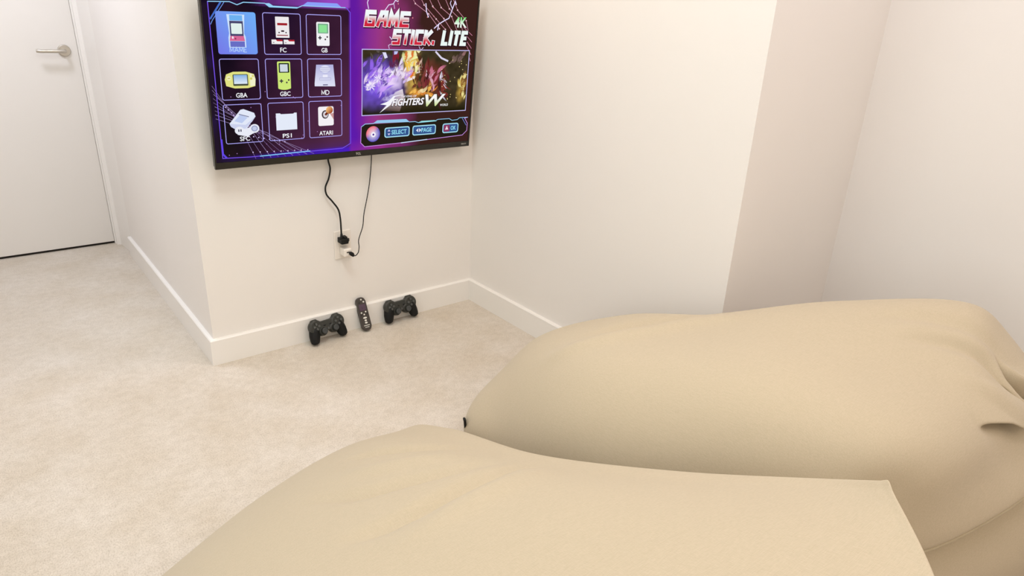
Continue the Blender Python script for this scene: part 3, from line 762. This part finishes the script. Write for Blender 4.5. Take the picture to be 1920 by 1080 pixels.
bm = bmesh.new(); bm_lathe(bm, [(0.0065, 0), (0.0055, 0.01), (0.0042, 0.022), (0, 0.022)], 12, Matrix.Translation((-0.0125, -0.022, 0.008)))
link_mesh('strain_relief', bm, M_RUBBER, pc, smooth=True)

uc = setp(empty('charging_cable', (0.556, -0.04, 0.350)), 'thin black cable hanging from the television down to the white adapter', 'cord')
off = Vector((0.556, -0.04, 0.350))
path = [(0.681, 0.010, 0.79), (0.679, 0.002, 0.722), (0.665, -0.002, 0.624), (0.649, -0.006, 0.561), (0.629, -0.012, 0.497), (0.619, -0.018, 0.451), (0.594, -0.026, 0.396),
        (0.592, -0.032, 0.372), (0.585, -0.036, 0.350), (0.572, -0.040, 0.341), (0.562, -0.043, 0.342)]
bm = bmesh.new(); bm_tube(bm, [Vector(p)-off for p in crv(path, 8)], 0.0019, 8)
link_mesh('cable', bm, M_RUBBER, uc, smooth=True)
bm = bmesh.new()
bm_tube(bm, [(-0.012, -0.0035, 0.009), (-0.010, -0.006, 0.008), (-0.002, -0.006, 0.001), (0.004, -0.004, -0.006), (0.008, -0.003, -0.008)], [0.004, 0.0075, 0.0085, 0.006, 0.0025], 10)
link_mesh('connector', bm, M_RUBBER, uc, smooth=True)

# ------------------------------------------------------------------ game controllers and remote
def blob(name, parts, material, parent, voxel=0.0016, smooth_it=6):
    """closed shapes fused into one smooth skin"""
    bm = bmesh.new()
    for kind, *a in parts:
        if kind == 'tube': bm_tube(bm, a[0], a[1], 16)
        elif kind == 'disc':
            c, r, h0, h1 = a; bm_lathe(bm, [(0, h0), (r*0.88, h0), (r, h0+0.003), (r, h1-0.003), (r*0.88, h1), (0, h1)], 28, Matrix.Translation(c))
        elif kind == 'box': bm_box(bm, *a)
        elif kind == 'ball':
            c, r = a; bm_lathe(bm, [(0, -r[2])]+[(r[0]*math.sin(PI*k/10), -r[2]*math.cos(PI*k/10)) for k in range(1, 10)]+[(0, r[2])], 20, Matrix.Translation(c))
    o = link_mesh(name, bm, material, parent)
    rm = o.modifiers.new('r', 'REMESH'); rm.mode = 'VOXEL'; rm.voxel_size = voxel
    sm = o.modifiers.new('s', 'SMOOTH'); sm.iterations = smooth_it; sm.factor = 0.5
    bpy.context.view_layer.update(); evaluate(o)
    for p in o.data.polygons: p.use_smooth = True
    return o
def make_controller():
    """local frame: x across, y from the grip tips up to the shoulder edge, z out of the face; tips at y = 0"""
    root = empty('game_controller', (0, 0, 0))
    Y = 0.0
    body = [('disc', (-0.049, 0.068, 0), 0.029, -0.013, 0.013), ('disc', (0.049, 0.068, 0), 0.029, -0.013, 0.013),
            ('box', -0.048, 0.048, 0.049, 0.086, -0.013, 0.011),
            ('disc', (-0.0255, 0.046, 0), 0.0195, -0.012, 0.013), ('disc', (0.0255, 0.046, 0), 0.0195, -0.012, 0.013),
            ('box', -0.02, 0.02, 0.044, 0.06, -0.012, 0.010)]
    blob('body', body, M_PAD, root)
    for s in (-1, 1):
        blob('grip', [('tube', [(s*0.050, 0.066, -0.004), (s*0.055, 0.052, -0.005), (s*0.0605, 0.032, -0.005), (s*0.064, 0.016, -0.004), (s*0.0655, 0.006, -0.003), (s*0.066, 0.001, -0.003)],
                                [0.019, 0.0225, 0.0215, 0.0190, 0.0155, 0.008])], M_RUBBER, root, 0.0016, 4)
        bm = bmesh.new()
        bm_tube(bm, [(s*0.049, 0.080, -0.002), (s*0.049, 0.093, -0.003), (s*0.049, 0.099, -0.004)], [0.0175, 0.0165, 0.012], 18)
        link_mesh('shoulder_button', bm, M_PAD, root, smooth=True)
        bm = bmesh.new(); bm_lathe(bm, [(0.0165, 0.0128), (0.0165, 0.0150), (0.0145, 0.0155), (0.013, 0.0135), (0, 0.0132)], 28, Matrix.Translation((s*0.0255, 0.046, 0)))
        link_mesh('stick_ring', bm, M_PAD, root, smooth=False)
        bm = bmesh.new(); bm_lathe(bm, [(0.006, 0.0125), (0.006, 0.022), (0.0118, 0.0245), (0.0122, 0.027), (0.0105, 0.0285), (0.006, 0.0272), (0, 0.0268)], 24, Matrix.Translation((s*0.0255, 0.046, 0)))
        link_mesh('thumbstick', bm, M_CAP, root, smooth=True)
    for k in range(4):
        a = PI/2*k; d = Vector((math.cos(a), math.sin(a)))
        bm = bmesh.new(); c = Vector((-0.049, 0.070))
        p = Vector((-d.y, d.x))
        pts = [c+d*0.004, c+d*0.0075+p*0.0042, c+d*0.0148+p*0.0042, c+d*0.0148-p*0.0042, c+d*0.0075-p*0.0042]
        bm_prism(bm, [tuple(q) for q in pts], 0.0120, 0.0158)
        link_mesh('direction_button', bm, M_PADBTN, root)
        bm = bmesh.new(); c = Vector((0.049, 0.070))+d*0.0125
        bm_lathe(bm, [(0.0052, 0.012), (0.0052, 0.0158), (0.0044, 0.0168), (0, 0.0171)], 18, Matrix.Translation((c.x, c.y, 0)))
        link_mesh('action_button', bm, M_PADBTN, root, smooth=False)
    for x in (-0.013, 0.013): box('menu_button', (x-0.004, x+0.004, 0.0645, 0.0685, 0.0100, 0.0130), M_RUBBER, root, bevel=0.0008)
    bm = bmesh.new(); bm_lathe(bm, [(0.005, 0.0100), (0.005, 0.0122), (0, 0.0128)], 18, Matrix.Translation((0, 0.051, 0)))
    link_mesh('home_button', bm, M_PADBTN, root)
    return root
def dup(root):
    r = root.copy(); COL.objects.link(r)
    for c in root.children:
        k = c.copy(); COL.objects.link(k); k.parent = r
    return r
def lean(o, x, y, z, back, yaw, roll):
    """stand on the grip tips, tipped back against the wall"""
    M = Matrix.Translation((x, y, z)) @ Matrix.Rotation(yaw, 4, 'Z') @ Matrix.Rotation(PI/2-back, 4, 'X') @ Matrix.Rotation(roll, 4, 'Z')
    o.matrix_world = M
c1 = make_controller()
c2 = dup(c1)
GR = 'game controllers leaning on the baseboard'
setp(c1, 'black game controller leaning on the baseboard left of the remote', 'controller', GR)
setp(c2, 'black game controller leaning on the baseboard right of the remote', 'controller', GR)
LEAN = math.radians(24)
lean(c1, 0.437, -0.057, 0.007, LEAN, math.radians(8), 0.0)
lean(c2, 0.776, -0.046, 0.007, math.radians(19), math.radians(3), 0.0)

rm = empty('remote_control', (0, 0, 0))
setp(rm, 'slim dark remote control with white buttons leaning between two black controllers', 'remote')
bm = bmesh.new()
def rrect(w_, h_, r, n=6):
    P = []
    for cx, cy, a in ((w_/2-r, r, -90), (w_/2-r, h_-r, 0), (-w_/2+r, h_-r, 90), (-w_/2+r, r, 180)):
        for k in range(n+1):
            t = math.radians(a+90*k/n); P.append((cx+r*math.cos(t), cy+r*math.sin(t)))
    return P
bm_prism(bm, rrect(0.041, 0.142, 0.017), -0.018, 0.0)
bmesh.ops.bevel(bm, geom=[e for e in bm.edges if abs(e.verts[0].co.z-e.verts[1].co.z) < 1e-6], offset=0.004, segments=3, profile=0.5, affect='EDGES')
link_mesh('remote_body', bm, M_REMOTE, rm)
def disc(name, x, y, r, m_, h=0.0018, n=16, rx=None):
    bm = bmesh.new(); bm_lathe(bm, [(r, 0.0), (r, h*0.7), (r*0.8, h), (0, h)], n, Matrix.Translation((x, y, 0)) @ Matrix.Diagonal(((rx or 1), 1, 1, 1)))
    return link_mesh(name, bm, m_, rm)
disc('power_button', 0.002, 0.132, 0.0034, M_WHITEBTN)
disc('round_button', -0.009, 0.120, 0.0036, M_BLACK); disc('round_button', 0.010, 0.121, 0.0036, M_WHITEBTN)
pad = box('direction_pad', (-0.0145, 0.0145, 0.085, 0.112, 0.0, 0.0022), M_PURPLE, rm, bevel=0.001)
disc('ok_button', 0.0, 0.0985, 0.0052, M_PURPLE, 0.0036)
for x, y, mm in ((-0.010, 0.0765, M_WHITEBTN), (0.009, 0.0785, M_WHITEBTN), (-0.013, 0.067, M_BLACK), (0.0, 0.068, M_WHITEBTN), (0.013, 0.070, M_BLACK)):
    disc('round_button', x, y, 0.0033, mm)
for y, wdt, mm in ((0.054, 0.0085, M_WHITEBTN), (0.043, 0.005, M_WHITEBTN), (0.033, 0.006, M_WHITEBTN)):
    disc('shortcut_button', 0.0, y, 0.0038, mm, 0.0015, 16, wdt/0.0038)
box('shortcut_strip', (-0.0125, 0.0125, 0.020, 0.0235, 0.0, 0.0012), M_PRINT, rm)
box('remote_mark', (-0.009, 0.009, 0.0125, 0.0155, 0.0, 0.0006), M_PRINT, rm)
a = math.radians(26)
rm.matrix_world = Matrix.Translation((0.602, -0.0605, 0.009)) @ Matrix.Rotation(math.radians(-4), 4, 'Z') @ Matrix.Rotation(PI/2-a, 4, 'X') @ Matrix.Rotation(0.04, 4, 'Z')

# ------------------------------------------------------------------ bean bag loungers
def sheet(grid, nu, nv):
    """dense surface through a net of control points (rows front to back, columns left to right)"""
    G = np.array(grid, float)
    A = np.array([crv(row, nu) for row in G])                   # rows refined
    B = np.array([crv(A[:, k], nv) for k in range(A.shape[1])])  # then columns
    return B.transpose(1, 0, 2)
def normals(S):
    du = np.gradient(S, axis=1); dv = np.gradient(S, axis=0)
    n_ = np.cross(du, dv); n_ /= np.maximum(np.linalg.norm(n_, axis=2, keepdims=True), 1e-9)
    if n_[S.shape[0]//2, S.shape[1]//2, 2] < 0: n_ = -n_
    return n_
def relax(S, it, keep=1):
    for _ in range(it):
        T = S.copy()
        T[1:-1, 1:-1] = 0.5*S[1:-1, 1:-1]+0.125*(S[:-2, 1:-1]+S[2:, 1:-1]+S[1:-1, :-2]+S[1:-1, 2:])
        S = T
    return S
def fold(S, poly, amp, wid, taper=True, bias=0.0):
    """raise (amp > 0) or sink the cloth along a line; bias shifts a second, opposite lip"""
    P = crv(poly, 6); N = normals(S); best = np.full(S.shape[:2], 1e9); tt = np.zeros(S.shape[:2])
    for i in range(len(P)-1):
        a, b = P[i], P[i+1]; ab = b-a; L2 = ab@ab
        t = np.clip(((S-a)@ab)/L2, 0, 1); d = np.linalg.norm(S-(a+t[..., None]*ab), axis=2)
        k = d < best; best = np.where(k, d, best); tt = np.where(k, (i+t)/(len(P)-1), tt)
    e = np.exp(-(best/wid)**2)
    if taper: e = e*np.sin(PI*np.clip(tt, 0, 1)*0.94+0.03*PI)**0.7
    return S+N*(amp*e)[..., None]
def sheet_object(name, S, parent):
    R, C = S.shape[:2]; V = S.reshape(-1, 3).copy(); V[:, 2] = np.maximum(V[:, 2], 0.0015)
    F = [(r*C+c, r*C+c+1, (r+1)*C+c+1, (r+1)*C+c) for r in range(R-1) for c in range(C-1)]
    rim = list(range(C))+[r*C+C-1 for r in range(1, R)]+[(R-1)*C+c for c in range(C-2, -1, -1)]+[r*C for r in range(R-2, 0, -1)]
    F.append(tuple(rim[::-1]))
    me = bpy.data.meshes.new(name); me.from_pydata(V.tolist(), [], F)
    bm = bmesh.new(); bm.from_mesh(me); bmesh.ops.recalc_face_normals(bm, faces=bm.faces[:]); bm.to_mesh(me); bm.free()
    for p in me.polygons: p.use_smooth = True
    me.materials.append(M_LINEN); o = bpy.data.objects.new(name, me); COL.objects.link(o); o.parent = parent
    return o

NEAR = [
 [(-.60,-1.14,0),(-.57,-1.12,0),(-.44,-1.08,0),(-.19,-.975,0),(.08,-.915,0),(.29,-.905,0),(.345,-.93,0),(.36,-.97,0)],
 [(-.62,-1.17,0),(-.60,-1.14,.07),(-.42,-1.09,.10),(-.17,-.965,.10),(.09,-.895,.10),(.32,-.895,.09),(.37,-.94,.07),(.375,-.99,0)],
 [(-.64,-1.32,0),(-.65,-1.32,.12),(-.46,-1.26,.21),(-.15,-1.13,.225),(.11,-1.07,.225),(.335,-1.07,.185),(.37,-1.09,.10),(.365,-1.11,0)],
 [(-.64,-1.60,0),(-.67,-1.60,.18),(-.50,-1.55,.34),(-.15,-1.47,.385),(.12,-1.45,.385),(.330,-1.45,.325),(.355,-1.46,.17),(.345,-1.46,0)],
 [(-.64,-1.90,0),(-.69,-1.90,.22),(-.52,-1.86,.46),(-.15,-1.80,.515),(.14,-1.78,.515),(.395,-1.78,.455),(.405,-1.80,.25),(.37,-1.80,0)],
 [(-.62,-2.20,0),(-.67,-2.20,.26),(-.51,-2.17,.55),(-.15,-2.15,.620),(.16,-2.08,.620),(.428,-2.02,.578),(.415,-2.03,.38),(.38,-2.04,0)],
 [(-.61,-2.40,0),(-.65,-2.42,.28),(-.47,-2.44,.59),(-.14,-2.435,.655),(.22,-2.255,.662),(.394,-2.122,.655),(.385,-2.125,.45),(.375,-2.13,0)],
 [(-.60,-2.42,0),(-.62,-2.44,.28),(-.44,-2.45,.56),(-.14,-2.440,.630),(.21,-2.262,.640),(.386,-2.128,.632),(.38,-2.13,.43),(.37,-2.135,0)],
 [(-.60,-2.44,0),(-.60,-2.46,.20),(-.42,-2.46,.36),(-.14,-2.43,.400),(.20,-2.255,.410),(.375,-2.13,.400),(.37,-2.135,.25),(.365,-2.14,0)],
 [(-.59,-2.45,0),(-.58,-2.46,0),(-.42,-2.46,0),(-.14,-2.42,0),(.20,-2.25,0),(.355,-2.145,0),(.36,-2.145,0),(.362,-2.142,0)],
]
FAR = [
 [(.48,-.97,0),(.50,-.93,0),(.56,-.89,0),(.66,-.86,0),(.78,-.84,0),(.88,-.86,0),(.93,-.89,0),(.95,-.93,0)],
 [(.46,-1.00,0),(.475,-.95,.07),(.54,-.90,.11),(.66,-.86,.13),(.79,-.84,.13),(.90,-.87,.12),(.96,-.90,.08),(.97,-.95,0)],
 [(.45,-1.12,0),(.46,-1.12,.12),(.53,-1.05,.20),(.64,-.98,.26),(.78,-.92,.28),(.905,-.92,.255),(.99,-.98,.15),(.99,-1.02,0)],
 [(.44,-1.34,0),(.44,-1.34,.18),(.49,-1.34,.32),(.60,-1.27,.41),(.78,-1.20,.425),(1.00,-1.12,.375),(1.09,-1.17,.20),(1.07,-1.18,0)],
 [(.48,-1.60,0),(.46,-1.58,.24),(.52,-1.58,.40),(.62,-1.53,.485),(.82,-1.47,.505),(1.03,-1.40,.480),(1.10,-1.41,.25),(1.10,-1.42,0)],
 [(.56,-1.84,0),(.53,-1.82,.28),(.57,-1.80,.45),(.66,-1.78,.540),(.90,-1.72,.575),(1.20,-1.67,.580),(1.33,-1.70,.32),(1.29,-1.70,0)],
 [(.64,-2.00,0),(.60,-1.98,.28),(.64,-1.985,.455),(.73,-2.015,.525),(1.01,-2.02,.548),(1.335,-1.925,.635),(1.53,-1.96,.38),(1.47,-1.93,0)],
 [(.67,-2.04,0),(.64,-2.02,.28),(.68,-2.035,.42),(.78,-2.085,.470),(1.04,-2.098,.488),(1.38,-2.00,.570),(1.56,-2.05,.36),(1.50,-2.0,0)],
 [(.69,-2.06,0),(.67,-2.05,.27),(.70,-2.065,.36),(.80,-2.105,.385),(1.04,-2.135,.405),(1.36,-2.13,.430),(1.56,-2.13,.30),(1.51,-2.05,0)],
 [(.70,-2.08,0),(.68,-2.06,.24),(.71,-2.075,.30),(.80,-2.115,.300),(1.03,-2.172,.322),(1.32,-2.205,.345),(1.54,-2.18,.24),(1.51,-2.10,0)],
 [(.70,-2.085,0),(.685,-2.065,.22),(.712,-2.062,.276),(.80,-2.090,.280),(1.03,-2.142,.300),(1.32,-2.178,.323),(1.53,-2.175,.21),(1.51,-2.11,0)],
 [(.71,-2.09,0),(.70,-2.08,.10),(.73,-2.09,.13),(.82,-2.125,.14),(1.03,-2.185,.140),(1.31,-2.235,.150),(1.50,-2.19,.10),(1.49,-2.13,0)],
 [(.72,-2.09,0),(.71,-2.08,0),(.74,-2.08,0),(.82,-2.11,0),(1.03,-2.17,0),(1.30,-2.215,0),(1.48,-2.17,0),(1.48,-2.14,0)],
]
def fold_step(S, poly, side, amp, wid, delta, droop=0.5, low=1.0):
    """a tuck in the cloth: it bulges and hangs over on one side of the line, dives under on the other; deepest at the line's end"""
    P = crv(poly, 6); N = normals(S); best = np.full(S.shape[:2], 1e9); tt = np.zeros(S.shape[:2]); Q = np.zeros_like(S)
    for i in range(len(P)-1):
        a, b = P[i], P[i+1]; ab = b-a
        t = np.clip(((S-a)@ab)/(ab@ab), 0, 1); q = a+t[..., None]*ab; d = np.linalg.norm(S-q, axis=2)
        k = d < best; best = np.where(k, d, best); tt = np.where(k, (i+t)/(len(P)-1), tt); Q = np.where(k[..., None], q, Q)
    r_ = np.clip(tt/0.3, 0, 1); tt = 0.85*r_*r_*(3-2*r_)+0.15*np.clip(tt, 0, 1)
    sd = np.array(side, float); sd /= np.linalg.norm(sd)
    sg = (S-Q)@sd; f = np.tanh(sg/delta)*np.exp(-best/np.where(sg > 0, wid, wid*low))*tt
    up = np.where(sg > -delta, np.exp(-best/wid), 0)*tt
    return S+N*(amp*f)[..., None]-sd*(amp*droop*np.where(f > 0, f, f*0.3))[..., None]
NU, NV = 24, 20
def blend(p, q, t): return tuple(p[k]*(1-t)+q[k]*t for k in range(3))
NEAR.insert(6, [blend(a, b, 0.88) for a, b in zip(NEAR[5], NEAR[6])])
for k, row in enumerate(NEAR):                     # a tight shoulder along the right edge
    t = 0.88 if k >= 5 else 0.7
    row.insert(6, blend(row[5], row[6], 1-t)); row.insert(5, blend(row[4], row[5], t))
S1 = relax(sheet(NEAR, NU, NV), 2)
# shallow pull lines running down from the far shoulder towards the front left corner
S1 = fold(S1, [(-.13,-1.272,.301),(-.066,-1.369,.351),(.006,-1.409,.373),(.095,-1.45,.388),(.20,-1.462,.38)], -0.020, 0.020)
S1 = fold(S1, [(-.17,-1.53,.40),(-.112,-1.548,.422),(-.027,-1.554,.432),(.055,-1.55,.431),(.141,-1.548,.423),(.26,-1.53,.39)], -0.026, 0.021)
S1 = fold(S1, [(-.12,-1.63,.455),(.013,-1.620,.462),(.105,-1.61,.455),(.218,-1.58,.42)], 0.014, 0.03)
S1 = fold(S1, [(.02,-1.13,.25),(.063,-1.16,.27),(.155,-1.249,.303),(.265,-1.317,.31)], -0.014, 0.020)
S1 = fold(S1, [(-.04,-1.22,.29),(.05,-1.31,.33),(.17,-1.38,.35)], 0.012, 0.03)
b1 = setp(empty('bean_bag', (-0.1, -1.7, 0)), 'khaki linen bean bag lounger nearest the camera, its top corner raised', 'bean bag', 'bean bag loungers')
def reparent(o, root): 
    o.location = -root.location
cv = sheet_object('cover', S1, b1); cv.location = -b1.location
def piping(S, row, parent, r=0.0042, c0=0.02, c1=0.98):
    N = normals(S); C = S.shape[1]; a, b = int(C*c0), int(C*c1)
    P = [S[row, c]+N[row, c]*r*0.2 for c in range(a, b, 6)]
    bm = bmesh.new(); bm_tube(bm, P, r, 8)
    o = link_mesh('piping', bm, M_SEAM, parent, smooth=True); o.location = -parent.location
    return o

S2 = relax(sheet(FAR, 80, 26), 8)
S2 = fold(S2, [(.60,-1.15,.37),(.644,-1.226,.412),(.775,-1.342,.47),(.897,-1.419,.50),(.969,-1.518,.54)], 0.016, 0.032)
S2 = fold(S2, [(.72,-1.20,.42),(.86,-1.29,.455),(.98,-1.40,.49)], -0.014, 0.03)
# gathers pulled into the back corner
S2 = fold(S2, [(1.08,-1.80,.62),(1.135,-1.837,.62),(1.186,-1.927,.625),(1.222,-1.998,.598),(1.25,-2.06,.53)], -0.010, 0.022)
S2 = fold(S2, [(1.06,-1.88,.60),(1.113,-1.939,.601),(1.162,-2.017,.577),(1.193,-2.087,.498),(1.24,-2.11,.46)], -0.018, 0.022)
S2 = fold(S2, [(1.05,-2.0,.56),(1.10,-2.06,.53),(1.16,-2.10,.49),(1.24,-2.12,.46)], 0.012, 0.022)
S2 = fold_step(S2, [(.965,-2.087,.501),(1.03,-2.092,.497),(1.144,-2.104,.474),(1.208,-2.118,.455),(1.28,-2.125,.455),(1.35,-2.12,.46)], (0, 0, 1), 0.052, 0.055, 0.004, 0.75, 0.35)
def groove(S, poly, amp, wid):
    P = crv(poly, 8); N = normals(S); best = np.full(S.shape[:2], 1e9); tt = np.zeros(S.shape[:2])
    for i in range(len(P)-1):
        a, b = P[i], P[i+1]; ab = b-a
        t = np.clip(((S-a)@ab)/(ab@ab), 0, 1); d = np.linalg.norm(S-(a+t[..., None]*ab), axis=2)
        k = d < best; best = np.where(k, d, best); tt = np.where(k, (i+t)/(len(P)-1), tt)
    r_ = np.clip(tt/0.5, 0, 1); r_ = r_*r_*(3-2*r_); w_ = wid*(0.6+0.8*tt)
    return S+N*(amp*r_*(1.35*np.exp(-(best/w_)**2)-0.35*np.exp(-(best/(3*w_))**2)))[..., None]
S2 = groove(S2, [(1.224,-2.02,.575),(1.215,-2.05,.54),(1.225,-2.08,.510),(1.255,-2.10,.485),(1.31,-2.12,.465)], -0.075, 0.013)
S2 = relax(S2, 2)
b2 = setp(empty('bean_bag', (0.9, -1.5, 0)), 'khaki linen bean bag lounger by the right wall, gathered and piped at its back', 'bean bag', 'bean bag loungers')
cv2 = sheet_object('cover', S2, b2); cv2.location = -b2.location
piping(S2, 9*26+6, b2, 0.0055)
bm = bmesh.new()
bm_tube(bm, crv([(.486,-.950,.045),(.474,-.957,.075),(.468,-.962,.102),(.474,-.950,.100),(.490,-.935,.07)], 5), 0.0042, 8)
st = link_mesh('strap', bm, M_RUBBER, b2, smooth=True); st.location = -b2.location; st['label'] = 'short black strap at the front corner'
